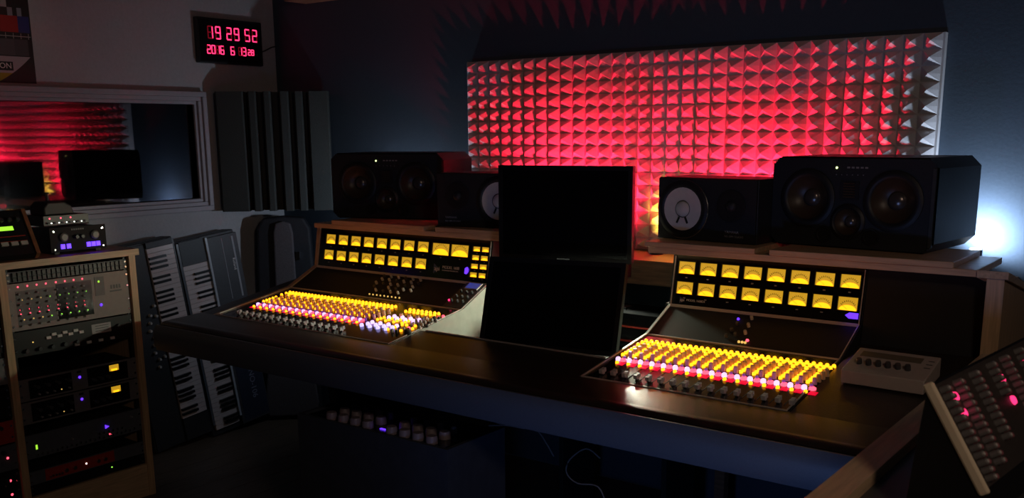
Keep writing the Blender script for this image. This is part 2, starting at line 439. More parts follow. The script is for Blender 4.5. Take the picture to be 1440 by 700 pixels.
def pan(v, d=D_PANEL): return d[0][0]+(d[1][0]-d[0][0])*v, d[0][1]+(d[1][1]-d[0][1])*v
def on_plane(x, v, d, lift=0):
    y, z = pan(v, d); dy, dz = d[1][0]-d[0][0], d[1][1]-d[0][1]; L = math.hypot(dy, dz)
    return Vector((x, y-dz/L*lift, z+dy/L*lift))
def plane_mtx(x, v, d, lift=0): return frame(on_plane(x, v, d, lift), (1,0,0), (0, d[1][0]-d[0][0], d[1][1]-d[0][1]))
SURF_M = lambda x, y, lift=0: frame((x, y, sz(y)+lift), (1,0,0), (0, 1, DS))
def meter_meshes(w, h, tag_):
    fr = MB(); t = .0035
    fr.box(-w/2-t, w/2+t, h/2, h/2+t, 0, .006); fr.box(-w/2-t, w/2+t, -h/2-t, -h/2, 0, .006)
    fr.box(-w/2-t, -w/2, -h/2, h/2, 0, .006); fr.box(w/2, w/2+t, -h/2, h/2, 0, .006)
    face = MB().box(-w/2, w/2, -h/2, h/2, .0003, .0012)
    rr = w*.44
    pts = [(-rr, -h/2)] + [(rr*math.cos(a), -h/2+rr*.62*math.sin(a)) for a in [math.pi*(1-i/10) for i in range(1, 10)]] + [(rr, -h/2)]
    lens = MB().prism(pts, .0012, .0026, 'Z')
    sc = MB(); ra = w*.46
    for i in range(9):
        a = math.pi*(.80-.60*i/8); c, s = math.cos(a), math.sin(a); yb = -h/2+h*.06
        tk = .0006
        M = Matrix.Translation((c*ra*.95, yb+s*ra*.98, .0014)) @ Matrix.Rotation(a, 4, 'Z')
        sc.box(-.0022, .0022, -tk, tk, 0, .0008, M)
    for i in range(16):
        a = math.pi*(.80-.60*i/15); yb = -h/2+h*.06
        M = Matrix.Translation((math.cos(a)*ra*.87, yb+math.sin(a)*ra*.90, .0014)) @ Matrix.Rotation(a+math.pi/2, 4, 'Z')
        sc.box(-.0016, .0016, -.0003, .0003, 0, .0008, M)
    nd = MB(); a = math.pi*.80
    M = Matrix.Translation((math.cos(a)*ra*.45, -h/2+h*.06+math.sin(a)*ra*.45, .0030)) @ Matrix.Rotation(a, 4, 'Z')
    nd.box(-ra*.42, ra*.42, -.0003, .0003, 0, .0006, M)
    return fr.mesh('meter_bezel', BLACKP), face.mesh('meter_face', E_FACE), lens.mesh('lamp_window', E_LENS), sc.mesh('scale', INKM), nd.mesh('needle', INKM)
MET = meter_meshes(.060, .040, 'a'); METB = meter_meshes(.090, .046, 'b'); METS = meter_meshes(.036, .018, 'c')
def meter(parent, off, x, v, ms, small=False):
    m = plane_mtx(x, v, D_PANEL, .0012); m.translation -= Vector(off)
    o = put('meter', ms[0], parent, mtx=m)
    put('meter_face', ms[1], o); put('lamp_window', ms[2], o)
    if not small: put('scale', ms[3], o); put('needle', ms[4], o)
    tm = TICK; put('channel_mark', tm, parent, mtx=Matrix.Translation(-Vector(off)) @ plane_mtx(x, v-(.20 if not small else .10), D_PANEL, .0012))
TICK = MB().box(-.004, .004, -.002, .002, 0, .0006).mesh('channel_mark', GREYPRINT)
def surf_item(name, me, parent, off, xa, ya, h):
    """place so that its top (height h) is seen over the spot (xa, ya) of the sloped surface as read off the photograph"""
    k = 1-h/(CAM_H-sz(ya)); x, y = xa*k, ya*k
    m = SURF_M(x, y, .0002); m.translation -= Vector(off)
    return put(name, me, parent, mtx=m)
def console_body(r, off, x0, x1, side_l, side_r):
    ys, ye = 2.375, 2.768
    build('control_surface', MB().prism([(ys, sz(ys)), (ye, sz(ye)), (ye, sz(ye)-.03), (ys, sz(ys)-.03)], x0, x1), BLACKG, r, off)
    build('slope_panel', MB().prism([(2.770, .846), (2.928, .921), (2.928, .89), (2.770, .815)], x0, x1), BLACKM, r, off)
    build('meter_panel', MB().prism([(2.9305, .922), (2.9638, 1.1045), (2.984, 1.1045), (2.95, .922)], x0, x1), BLACKG, r, off)
    build('chassis', MB().prism([(2.48, .70), (3.16, .70), (3.16, 1.08), (2.985, 1.085), (2.952, .90), (2.77, .812), (2.48, .765)], x0+.004, x1-.004), CHASSIS, r, off)
    build('trim_strip', MB().prism([(2.922, .919), (2.928, .928), (2.934, .926), (2.930, .916)], x0, x1), TRIMM, r, off)
    build('trim_strip', MB().prism([(2.765, .8462), (2.768, .850), (2.773, .850), (2.773, .8462)], x0, x1), TRIMM, r, off)
    build('trim_strip', MB().prism([(2.371, .7846), (2.371, .7885), (2.376, .7893), (2.376, .7854)], x0, x1), TRIMM, r, off)
    for xx in (x0-.003, x1):
        e = [(2.93, .924), (2.96, 1.088), (2.956, 1.089), (2.926, .924), (2.768, .851), (2.3715, .789), (2.3715, .7855), (2.77, .847)]
        build('edge_strip', MB().prism(e, xx, xx+.003), TRIMM, r, off)
    up = [(2.934, .926), (3.17, .926), (3.17, 1.10), (2.962, 1.10)]
    sp = [(2.376, .70), (3.17, .70), (3.17, .9255), (2.932, .9255), (2.772, .85), (2.376, .7848)]
    for (xx, t, m) in ((x0-.005-side_l[0], side_l[0], side_l[1]), (x1+.005, side_r[0], side_r[1])):
        build('side_panel', MB().prism(sp, xx, xx+t), m, r, off)
        build('upper_side_panel', MB().prism(up, xx, xx+t), BEECH_Z if m is BEECH_Z else BLACKM, r, off)  # steel sides turn black up here: shade put into the colour
def channel(r, off, xf, rows=True):
    """xf = apparent x of the fader cap"""
    w = xf-.0494+.04                         # column of the lit white button
    for q in (-.010, .010):
        surf_item('yellow_button', YBTN, r, off, w+.012+q, 2.750, .010)
        surf_item('yellow_button', YBTN, r, off, w+.008+q, 2.732, .010)
    surf_item('yellow_button', YBTN, r, off, w-.004, 2.708, .010)
    for j, yy in enumerate((2.672, 2.656, 2.640, 2.624, 2.608)):
        surf_item('yellow_button', YBTN2, r, off, w+.002-.001*j, yy, .009)
    for j, (yy, me, dx) in enumerate(((2.722, KN_A, .010), (2.696, KN_A, .008), (2.672, KN_A, .005), (2.648, KN_P, .002))):
        surf_item('knob', me, r, off, w+dx+.002, yy, .020)
    surf_item('knob', KN_S, r, off, w+.0155, 2.590, .013)
    surf_item('white_button', WBTN, r, off, w, 2.577, .012)
    surf_item('red_button', RBTN, r, off, w+.030, 2.557, .006)
    surf_item('yellow_button', YBTN2, r, off, w+.0175, 2.541, .009)
    surf_item('red_glow_patch', RGLOW, r, off, w+.048, 2.512, .001)
    surf_item('fader_slot', SLOT, r, off, xf, 2.455, .0)
    surf_item('fader_cap', FADER, r, off, xf, 2.470, .014)
def console_ex():
    x0, x1 = -1.532, -.900
    r = root('mixing_console', (-1.215, 2.75, .70), 'black mixing console nearest the camera, two rows of yellow lit meters', 'mixing console')
    off = r.location
    console_body(r, off, x0, x1, (.006, STEEL), (.004, BLACKM))
    for c in range(16): channel(r, off, -1.5190+.0400*c)
    for row, v in enumerate((.785, .375)):
        for i in range(8): meter(r, off, -1.487+.0784*i, v, MET)
    # amber module on the sloped panel
    for i, (xx, v) in enumerate(((-1.2287, .83), (-1.2228, .60), (-1.2173, .38))):
        put('knob', KN_W, r, mtx=Matrix.Translation(-off) @ plane_mtx(xx, v, D_SLOPE, .001))
    for i, (xx, v) in enumerate(((-1.262, .62), (-1.266, .42), (-1.27, .22), (-1.245, .30))):
        put('knob', KN_D, r, mtx=Matrix.Translation(-off) @ plane_mtx(xx, v, D_SLOPE, .001))
    dot = round_push('indicator', .0045, .006, E_VIO); put('indicator', dot, r, mtx=Matrix.Translation(-off) @ plane_mtx(-1.2714, .78, D_SLOPE, .001))
    dr = round_push('indicator', .005, .006, E_RED); put('indicator', dr, r, mtx=Matrix.Translation(-off) @ plane_mtx(-1.197, .19, D_SLOPE, .001))
    da = round_push('indicator', .0042, .006, E_AMB)
    for xx in (-1.220, -1.209, -1.199): put('indicator', da, r, mtx=Matrix.Translation(-off) @ plane_mtx(xx, .12, D_SLOPE, .001))
    # lit power lamp with a pointed end
    pm = MB().prism([(-.022, 0), (-.010, .009), (.016, .009), (.016, -.009), (-.010, -.009)], 0, .006, 'Z').mesh('power_lamp', E_VIO)
    put('power_lamp', pm, r, mtx=Matrix.Translation(-off) @ plane_mtx(-.920, .165, D_PANEL, .001))
    logo(r, off, -1.493, .13, .011); 
    put('lettering', text_mesh('lettering', 'MODEL 1608EX', .0105, WHITEP, 'LEFT', space=.95), r, mtx=Matrix.Translation(-off) @ plane_mtx(-1.478, .135, D_PANEL, .0012))
def logo(r, off, x, v, s):
    b = MB()
    for k in range(9):                        # striped arrow-like mark
        h = s*(1-abs(k-4)/4.6); yy = (k-4)*s*.22
        b.box(-s*.9, -s*.9+h*1.7, yy-s*.07, yy+s*.07, 0, .0005)
    put('emblem', b.mesh('emblem', BLUEPRINT), r, mtx=Matrix.Translation(-off) @ plane_mtx(x, v, D_PANEL, .0010))
    put('lettering', text_mesh('lettering', 'api', s*1.25, WHITEP), r, mtx=Matrix.Translation(-off) @ plane_mtx(x, v, D_PANEL, .0016))
def console_main():
    x0, x1 = -3.302, -2.334
    r = root('mixing_console', (-2.82, 2.75, .70), 'long black mixing console standing furthest from the camera, knobs glowing yellow and pink', 'mixing console')
    off = r.location; T = Matrix.Translation(-off)
    console_body(r, off, x0, x1, (.022, BEECH_Z), (.004, STEEL))
    for c in range(16): channel(r, off, -3.2785+.0407*c)
    for c in range(4):                        # group modules: blue-white lit buttons
        xa = -2.624+.0425*c
        surf_item('blue_button', BBTN, r, off, xa, 2.531, .012); surf_item('blue_button', BBTN, r, off, xa+.012, 2.552, .012)
        surf_item('white_button', WBTN, r, off, xa+.016, 2.572, .012)
        surf_item('white_button', WBTN, r, off, xa+.038, 2.640, .012); surf_item('white_button', WBTN, r, off, xa+.050, 2.658, .012)
        for j in range(3): surf_item('yellow_button', YBTN2, r, off, xa+.020+.004*j, 2.596+.014*j, .009)
        for q in (-.010, .010):
            surf_item('yellow_button', YBTN, r, off, xa+.068+q, 2.738, .010); surf_item('yellow_button', YBTN, r, off, xa+.066+q, 2.715, .010)
        surf_item('knob', KN_A, r, off, xa+.055, 2.692, .020)
    # monitor section of small pale knobs
    for a in range(7):
        for b_ in range(7):
            if random.random() < .12: continue
            xx = -2.478+.020*a+.008*b_; yy = 2.522+.030*b_+.002*a
            if xx > -2.372: continue
            if b_ < 3 and random.random() < .5: surf_item('yellow_button', YBTN2, r, off, xx, yy, .009)
            else: surf_item('knob', KN_W if random.random() < .6 else KN_D, r, off, xx, yy, .014)
    surf_item('knob', knob_mesh('knob', .012, .02, KNOBD, 14), r, off, -2.400, 2.545, .018)
    for xx, yy in ((-2.410, 2.562), (-2.386, 2.700), (-2.376, 2.716)): surf_item('red_button', round_push('red_button', .006, .010, E_RED), r, off, xx, yy, .010)
    # meters
    for row, v in enumerate((.76, .345)):
        for i in range(8): meter(r, off, -3.2275-.005*row+.0782*i, v, MET)
    meter(r, off, -2.584, .735, METB); meter(r, off, -2.484, .735, METB)
    for k in range(4):
        for i in range(2): meter(r, off, -2.399-.0015*k+.0435*i, .812-.203*k, METS, True)
    put('power_lamp', MB().prism([(-.008, -.013), (-.008, .008), (.002, .014), (.008, .006), (.008, -.004), (.0, -.014)], 0, .005, 'Z').mesh('power_lamp', E_VIO), r, mtx=T @ plane_mtx(-2.441, .285, D_PANEL, .001))
    logo(r, off, -2.598, .26, .020)
    put('lettering', text_mesh('lettering', 'MODEL 1608', .0165, WHITEP, 'LEFT', space=.95), r, mtx=T @ plane_mtx(-2.570, .31, D_PANEL, .0012))
    put('lettering', text_mesh('lettering', 'AUTOMATED PROCESSES, INC.', .0062, WHITEP, 'LEFT'), r, mtx=T @ plane_mtx(-2.570, .235, D_PANEL, .0012))
    # six modules of knobs on the sloped panel
    for c in range(6):
        for j, v in enumerate((.86, .72, .56, .42, .28)):
            if (c+j) % 5 == 4 and j > 2: continue
            put('knob', KN_W if (c+j) % 3 else KN_D, r, mtx=T @ plane_mtx(-2.865+.041*c+.010*(j % 2), v, D_SLOPE, .001))
    for c in range(9): put('indicator', round_push('indicator', .0032, .005, E_AMB), r, mtx=T @ plane_mtx(-2.84+.021*c, .13 - .004*(c % 2), D_SLOPE, .001))
    # narrow module with a small screen at the end of the sloped panel
    put('module_frame', MB().box(-.047, .047, -.080, .084, 0, .004).mesh('module_frame', CHASSIS), r, mtx=T @ plane_mtx(-2.383, .48, D_SLOPE, .001))
    put('screen_bezel', MB().box(-.032, .032, -.021, .021, 0, .004).mesh('screen_bezel', TRIMM), r, mtx=T @ plane_mtx(-2.380, .84, D_SLOPE, .005))
    put('small_screen', MB().box(-.028, .028, -.017, .017, 0, .001).mesh('small_screen', E_SCR), r, mtx=T @ plane_mtx(-2.380, .84, D_SLOPE, .0092))
    for a in range(3):
        for b_ in range(3):
            put('knob', KN_D, r, mtx=T @ plane_mtx(-2.410+.027*a, .60-.18*b_, D_SLOPE, .005))
    put('indicator', round_push('indicator', .005, .006, E_PINK), r, mtx=T @ plane_mtx(-2.424, .25, D_SLOPE, .005))
console_main(); console_ex()

# ------------------------------------------------------------------ shelves on the consoles
def board(name, x0, x1, y0, y1, z0, z1, label, cat='shelf board', m=BEECH):
    o = build(name, MB().box(x0, x1, y0, y1, z0, z1), m); 
    c = ((x0+x1)/2, (y0+y1)/2, z0)
    for v in o.data.vertices: v.co -= Vector(c)
    o.location = c
    tag(o, label, cat); return bevel(o, .002)
board('wooden_shelf', -3.235, -2.20, 2.86, 3.19, 1.105, 1.125, 'long pale wooden shelf along the top of the furthest console')
board('wooden_shelf', -1.588, -.570, 2.86, 3.19, 1.105, 1.125, 'long pale wooden shelf along the top of the nearest console')
board('speaker_board', -3.118, -2.588, 2.853, 3.18, 1.1255, 1.143, 'pale wooden board under the far three way speaker', 'board')
board('speaker_board', -2.530, -2.19, 2.853, 3.17, 1.1255, 1.143, 'pale wooden board under the speaker half hidden by the screens', 'board')
board('speaker_board', -1.598, -1.210, 2.853, 3.17, 1.1255, 1.143, 'pale wooden board under the small white coned speaker beside the pink glow', 'board')
board('speaker_board', -1.162, -.630, 2.853, 3.18, 1.1255, 1.143, 'pale wooden board under the big three way speaker beside the white glow', 'board')

# ------------------------------------------------------------------ loudspeakers
def driver(parent, x, z, r, cone_m, cap_m, dep=.35, ring_m=RUBBER, name='woofer', cap_r=.36, flat=False):
    """round driver on the front face (local y = 0, facing -y)"""
    M = Matrix.Translation((x, 0, z)) @ Matrix.Rotation(R(90), 4, 'X')     # local z -> -y
    ring = put(name, MB().lathe([(r*1.10, 0), (r*1.10, .004), (r*1.02, .007), (r*.92, .009), (r*.84, .006), (r*.80, .003)], 28, None, False, False).mesh(name, ring_m, True), parent, mtx=M)
    if flat: prof = [(r*.82, .004), (r*cap_r, .0015)]
    else: prof = [(r*.82, .004), (r*.62, -r*dep*.5), (r*cap_r, -r*dep)]
    put('cone', MB().lathe(prof, 28, None, False, True).mesh('cone', cone_m, True), ring)
    dome = [(r*cap_r*math.cos(t), (prof[-1][1] + r*cap_r*.55*math.sin(t))) for t in (0, .4, .8, 1.2, 1.5)]
    put('dust_cap', MB().lathe(dome, 20, None, False, True).mesh('dust_cap', cap_m, True), ring)
    return ring
def three_way(loc, rz, label, rib_right=False):
    W, H, D, c = .52, .277, .36, .030
    r = root('studio_monitor_speaker', loc, label, 'speaker', 'three way studio speakers', rz)
    # front recess so that cones sit in holes: cabinet is an octagonal tube with a separate baffle
    prof = [(c, 0), (W-c, 0), (W, c), (W, H-c), (W-c, H), (c, H), (0, H-c), (0, c)]
    cab = put('cabinet', MB().prism([(p[0], p[1]) for p in prof], .006, D, 'Y', False, True).mesh('cabinet', SPK), r)
    hole = [(.125, .150, .082), (W-.125, .150, .082), (W/2, .082, .050)]
    # baffle plate with round openings built as a grid minus the discs
    import bmesh
    bm = bmesh.new(); nx, nz = 84, 46
    ins = lambda x, z: any((x-a)**2+(z-b)**2 < (q*.90)**2 for a, b, q in hole)
    vm = {}
    def vert(i, j):
        if (i, j) not in vm:
            x = .004+(W-.008)*i/nx; z = .004+(H-.008)*j/nz
            k = c*.9
            if x < k and z < k and x+z < k: pass
            vm[(i, j)] = bm.verts.new((x, 0, z))
        return vm[(i, j)]
    for i in range(nx):
        for j in range(nz):
            x = .004+(W-.008)*(i+.5)/nx; z = .004+(H-.008)*(j+.5)/nz
            dx = min(x, W-x); dz = min(z, H-z)
            if ins(x, z) or dx+dz < c: continue
            bm.faces.new((vert(i, j), vert(i+1, j), vert(i+1, j+1), vert(i, j+1)))
    ret = bmesh.ops.extrude_face_region(bm, geom=bm.faces[:]); 
    for v in [g for g in ret['geom'] if isinstance(g, bmesh.types.BMVert)]: v.co.y += .006
    bmesh.ops.recalc_face_normals(bm, faces=bm.faces)
    me = bpy.data.meshes.new('baffle'); bm.to_mesh(me); bm.free(); me.materials.append(SPK)
    put('baffle', me, r)
    driver(r, *hole[0], CONE, TITANIUM, .38, cap_r=.34); driver(r, *hole[1], CONE, TITANIUM, .38, cap_r=.34)
    driver(r, *hole[2], CONE, TITANIUM, .35, name='midrange', cap_r=.36)
    tw = put('tweeter', MB().box(W/2-.030, W/2+.030, -.003, 0, .150, .205).mesh('tweeter', RUBBER), r)
    for k in range(6): put('ribbon_fold', MB().box(W/2-.018, W/2+.018, -.0055, -.003, .156+.008*k, .160+.008*k).mesh('ribbon_fold', CONE), tw)
    for sx in (-.075, .075):
        put('bass_port', MB().lathe([(.026, 0), (.026, .004), (.021, .004), (.019, .0015)], 18, Matrix.Translation((W/2+sx, 0, .040)) @ Matrix.Rotation(R(90), 4, 'X'), False, True).mesh('bass_port', RUBBER, True), r)
    put('power_light', MB().lathe([(.0035, 0), (.003, .002)], 10, Matrix.Translation((W/2-.045, 0, .245)) @ Matrix.Rotation(R(90), 4, 'X')).mesh('power_light', em('power_green', (.75, 1, .35), 3.0)), r)
    for k in range(5): put('print_mark', MB().box(W/2-.012+.014*k, W/2-.003+.014*k, -.0006, 0, .2435, .2485).mesh('print_mark', GREYPRINT), r)
    dm = MB()
    for k in range(6): dm.lathe([(.0016, 0), (.0016, .0015)], 6, Matrix.Translation((W/2-.045+.017*k, 0, .224)) @ Matrix.Rotation(R(90), 4, 'X'))
    put('trim_dots', dm.mesh('trim_dots', GREYPRINT), r)
    if rib_right: put('side_rib', MB().box(W-.014, W-.004, -.005, .0, .020, H-.030).mesh('side_rib', CHASSIS), r)
    return r
three_way((-3.195, 2.935, 1.1435), R(20), 'black three way studio speaker nearest the foam corner trap')
three_way((-1.235, 3.03, 1.1435), R(-6), 'black three way studio speaker in front of the white wall glow', True)
def two_way(loc, rz, label, woofer_right):
    W, H, D = .372, .207, .195
    r = root('bookshelf_speaker', loc, label, 'speaker', 'white coned speakers', rz)
    bevel(put('cabinet', MB().box(0, W, .008, D, 0, H).mesh('cabinet', SPK), r), .002)
    wx = W-.100 if woofer_right else .100; tx = .092 if woofer_right else W-.092
    put('baffle', MB().box(.003, W-.003, 0, .008, .003, H-.003).mesh('baffle', SPK), r)
    wf = driver(r, wx, H/2, .088, CONEW, CONEW, flat=True, cap_r=.30)
    Mw = Matrix()
    put('chrome_rim', MB().lathe([(.0965, 0), (.0985, .002), (.0965, .004)], 32, None, False, False).mesh('chrome_rim', CHROME, True), wf)
    # dust-cap seam and the two lead-wire marks
    put('cap_seam', MB().lathe([(.0262, .0021), (.0275, .0032), (.0288, .0026)], 24, None, False, False).mesh('cap_seam', RUBBER, True), wf)
    for sx in (-1, 1):
        M = Matrix.Translation((sx*.016, -.037, .0035)) @ Matrix.Rotation(R(25*sx), 4, 'Z')
        put('lead_mark', MB().box(-.003, .003, -.011, .011, -.001, .002, M).mesh('lead_mark', RUBBER), wf)
    tw = put('tweeter', MB().lathe([(.052, 0), (.052, .003), (.040, .004), (.022, .002)], 24, Matrix.Translation((tx, 0, H*.58)) @ Matrix.Rotation(R(90), 4, 'X'), False, True).mesh('tweeter', RUBBER, True), r)
    put('dome', MB().lathe([(.018*math.cos(t), .002+.010*math.sin(t)) for t in (0, .5, 1.0, 1.5)], 16, Matrix.Translation((tx, 0, H*.58)) @ Matrix.Rotation(R(90), 4, 'X'), False, True).mesh('dome', SPK, True), tw)
    lx = tx-.055 if woofer_right else tx-.02
    put('lettering', text_mesh('lettering', 'YAMAHA', .0125, GREYPRINT, 'LEFT'), r, mtx=frame((lx, -.0008, .036), (1,0,0), (0,0,1)))
    put('lettering', text_mesh('lettering', 'NS-10M STUDIO', .0095, GREYPRINT, 'LEFT'), r, mtx=frame((lx, -.0008, .022), (1,0,0), (0,0,1)))
    return r
two_way((-2.545, 2.885, 1.1435), R(12), 'white coned speaker partly hidden behind the dark screens', True)
two_way((-1.612, 2.965, 1.1435), R(-5), 'white coned speaker standing beside the pink lit gap', False)

# ------------------------------------------------------------------ two stacked screens
def screen(loc, rz, tilt, W, H, label, legs):
    """loc: middle of the lower front edge"""
    r = root('computer_monitor', loc, label, 'monitor', None, rz)
    T = Matrix.Rotation(-tilt, 4, 'X')
    sh = put('housing', MB().box(-W/2, W/2, .004, .032, 0, H).mesh('housing', BLACKP), r, mtx=T); bevel(sh, .003)
    fr = MB(); t = .016
    fr.box(-W/2, W/2, 0, .0039, 0, t); fr.box(-W/2, W/2, 0, .0039, H-t, H); fr.box(-W/2, -W/2+t, 0, .0039, t, H-t); fr.box(W/2-t, W/2, 0, .0039, t, H-t)
    put('bezel', fr.mesh('bezel', BLACKP), r, mtx=T)
    put('screen', MB().box(-W/2+t, W/2-t, .0015, .0039, t, H-t).mesh('screen', SCREEN), r, mtx=T)
    put('badge', MB().box(-.024, .024, -.0008, 0, .005, .009).mesh('badge', CHROME), r, mtx=T)
    for nm, b in legs: put(nm, b.mesh(nm, BLACKP), r)
    return r
screen((-1.905, 2.823, 1.058), R(12.1), 0, .50, .330, 'dark flat screen mounted above another screen in the middle',
       [('arm', MB().box(-.03, .03, .0325, .075, .06, .20)), ('pole', MB().box(-.022, .022, .075, .100, -.331, .18)), ('foot', MB().box(-.11, .11, .02, .112, -.3325, -.321))])
screen((-1.841, 2.62, .781), R(12.4), R(18.4), .50, .312, 'dark flat screen tilted back between the consoles below another screen',
       [('foot', MB().box(-.1, .1, -.03, .14, -.0555, -.046)), ('prop', MB().box(-.02, .02, .055, .085, -.046, .10))])

# ------------------------------------------------------------------ wall clock
def seg_digit(ch, w, h, dot):
    S = {'0': 'abcdef', '1': 'bc', '2': 'abged', '3': 'abgcd', '4': 'fgbc', '5': 'afgcd', '6': 'afgedc', '7': 'abc', '8': 'abcdefg', '9': 'abcdfg', 'C': 'afed'}
    pos = {'a': ((0, h), (w, h)), 'b': ((w, h), (w, h/2)), 'c': ((w, h/2), (w, 0)), 'd': ((0, 0), (w, 0)), 'e': ((0, h/2), (0, 0)), 'f': ((0, h), (0, h/2)), 'g': ((0, h/2), (w, h/2))}
    on, offm = MB(), MB()
    for s, (a, b) in pos.items():
        n = 4
        for k in range(n):
            t = (k+.5)/n; x = a[0]+(b[0]-a[0])*t; y = a[1]+(b[1]-a[1])*t
            (on if s in S.get(ch, '') else offm).box(x-dot, x+dot, y-dot, y+dot, 0, .001)
    return on, offm
def wall_clock():
    y0, y1, z0, z1 = 3.021, 3.413, 1.850, 2.066
    r = root('wall_clock', (XL+.001, (y0+y1)/2, z0), 'black digital wall clock with red digits hung on the pale wall', 'clock')
    W, H = y1-y0, z1-z0
    # local frame on the wall: x along +Y, y up, z = +X
    F = frame((.030, -W/2, 0), (0,1,0), (0,0,1))
    bevel(put('case', MB().box(0, W, 0, H, -.030, 0).mesh('case', BLACKP), r, mtx=F), .004)
    put('display_panel', MB().box(.012, W-.012, .012, H-.012, 0, .0015).mesh('display_panel', BLACKG), r, mtx=F)
    def digits(txt, x, y, w, h, step, dot):
        for c in txt:
            if c != ' ':
                on, of = seg_digit(c, w, h, dot)
                M = F @ Matrix.Translation((x, y, .0016))
                d = put('digit', on.mesh('digit', E_CLOCK), r, mtx=M)
                if of.v: put('unlit_segments', of.mesh('unlit_segments', E_GHOST), d)
            x += step
    digits('19', .060, .118, .026, .056, .046, .0030); digits('29', .172, .118, .026, .056, .046, .0030); digits('52', .284, .118, .026, .056, .046, .0030)
    digits('2016', .050, .046, .018, .038, .0262, .0025); digits('6', .190, .046, .020, .038, .03, .0025); digits('13', .238, .046, .018, .038, .026, .0025); digits('28', .296, .050, .014, .026, .021, .0021)
    put('lettering', text_mesh('lettering', '°C', .014, GREYPRINT), r, mtx=F @ Matrix.Translation((.350, .052, .0017)))
    put('cable', MB().tube([(.015, W/2, .070), (.012, W/2+.035, .082), (.010, W/2+.075, .100), (.010, W/2+.10, .105)], .003).mesh('cable', CABLEB), r)
wall_clock()

# ------------------------------------------------------------------ test card poster
def poster():
    r = root('test_card_poster', (XL+.001, 1.86, 1.722), 'colourful television test card poster above the booth window', 'poster')
    F = frame((.001, 0, 0), (0,1,0), (0,0,1)); W2 = .350
    put('sheet', MB().box(-W2, W2, 0, .50, 0, .003).mesh('sheet', mat('poster_black', (.012, .012, .014), .5)), r, mtx=F)
    def blk(x0, x1, y0, y1, col, nm='colour_block', z=.0032):
        put(nm, MB().box(x0, x1, y0, y1, z-.0002, z).mesh(nm, mat('ink_%02d%02d%02d' % tuple(int(c*99) for c in col), col, .6)), r, mtx=F)
    # x here = distance from the sheet's middle; visible part is the lower corner on the far side
    blk(.08, .296, .206, .272, (.36, .012, .01)); blk(-.25, .08, .206, .272, (.3, .02, .2)); blk(.296, .344, .206, .272, (.02, .03, .20))
    for x0, x1 in ((.257, .278), (.297, .316)): blk(x0, x1, .272, .305, (.25, .26, .32))
    blk(.1, .256, .305, .37, (.40, .38, .42))
    blk(-.3, .272, .112, .178, (.09, .085, .10)); blk(.272, .330, .112, .178, (.065, .065, .075))
    for x in [.240-.032*k for k in range(-3, 8)]: blk(x-.001, x+.001, .180, .203, (.45, .45, .45))
    blk(-.34, .345, .189, .1915, (.45, .45, .45))
    # white and yellow bands clipped by the circle's lower arc
    def band(y0, y1, col):
        rr = .551; p = []
        xs = lambda y: -.0566+math.sqrt(max(0, rr*rr-(y-.496)**2))
        for i in range(9): y = y0+(y1-y0)*i/8; p.append((xs(y), y))
        p = [(-.1, y0)] + p + [(-.1, y1)]
        put('colour_block', MB().prism(p, .0030, .0032, 'Z').mesh('colour_block', mat('ink_band%d' % int(y0*1000), col, .6)), r, mtx=F)
    band(.040, .108, (.46, .40, .46)); band(.001, .040, (.36, .30, .01))
    blk(.10, .257, .050, .086, (.01, .01, .012), z=.0036)
    put('lettering', text_mesh('lettering', 'ON', .032, WHITEP, 'RIGHT'), r, mtx=F @ Matrix.Translation((.251, .068, .0040)))
poster()

# ------------------------------------------------------------------ corner bass trap
def trap():
    a = Vector((-4.205, 3.125, 0)); b = Vector((-3.805, 3.507, 0)); z0, z1 = 1.120, 1.712
    r = root('corner_bass_trap', ((a.x+b.x)/2, (a.y+b.y)/2, z0), 'dark grey grooved foam bass trap fixed across the upper corner', 'bass trap')
    L = (b-a).length; F = frame(a-Vector((r.location.x, r.location.y, 0)), b-a, (0,0,1)); H = z1-z0     # z = outward (towards the room)
    put('core', MB().prism([(0, -.004), (L*.5, -.22), (L, -.004)], 0, H, 'Y').mesh('core', TRAPF), r, mtx=F)
    for x0, x1, t in ((0, .135, .075), (.158, .196, .075), (.232, .268, .075), (.312, .356, .075), (.385, .425, .075), (.452, L, .075)):
        p = [(x0, 0), (x1, 0), (x1, t*.92), (x1-.006, t), (x0+.006, t), (x0, t*.92)]
        put('foam_ridge', MB().prism(p, 0, H, 'Y').mesh('foam_ridge', TRAPF), r, mtx=F)
trap()

# ------------------------------------------------------------------ instrument bag in the corner
def gig_bag():
    r = root('instrument_case', (-4.02, 3.345, 0), 'tall dark tapered case with grey middle panel standing in the corner below the foam trap', 'case')
    def outline(h): return h + [(-x, z) for x, z in h[::-1] if x > 0]
    F = frame((0, 0, 0), (.72, .69, 0), (-.02, .02, 1))
    shell = [(0, .006), (.138, .006), (.150, .05), (.150, .50), (.145, .80), (.135, 1.02), (.105, 1.075), (0, 1.085)]
    bevel(put('shell', MB().prism(outline(shell), -.05, .05, 'Z').mesh('shell', mat('case_shell', (.016, .017, .024), .7, noise=.2, nscale=60)), r, mtx=F), .012, 3)
    mid = [(0, .02), (.125, .02), (.142, .09), (.125, .24), (.085, .42), (.056, .58), (.050, 1.00), (.038, 1.05), (0, 1.06)]
    bevel(put('middle_panel', MB().prism(outline(mid), .0505, .075, 'Z').mesh('middle_panel', BAGM), r, mtx=F), .008, 2)
    put('latch', MB().box(.058, .078, .86, .90, .0505, .066).mesh('latch', CHROME), r, mtx=F)
gig_bag()

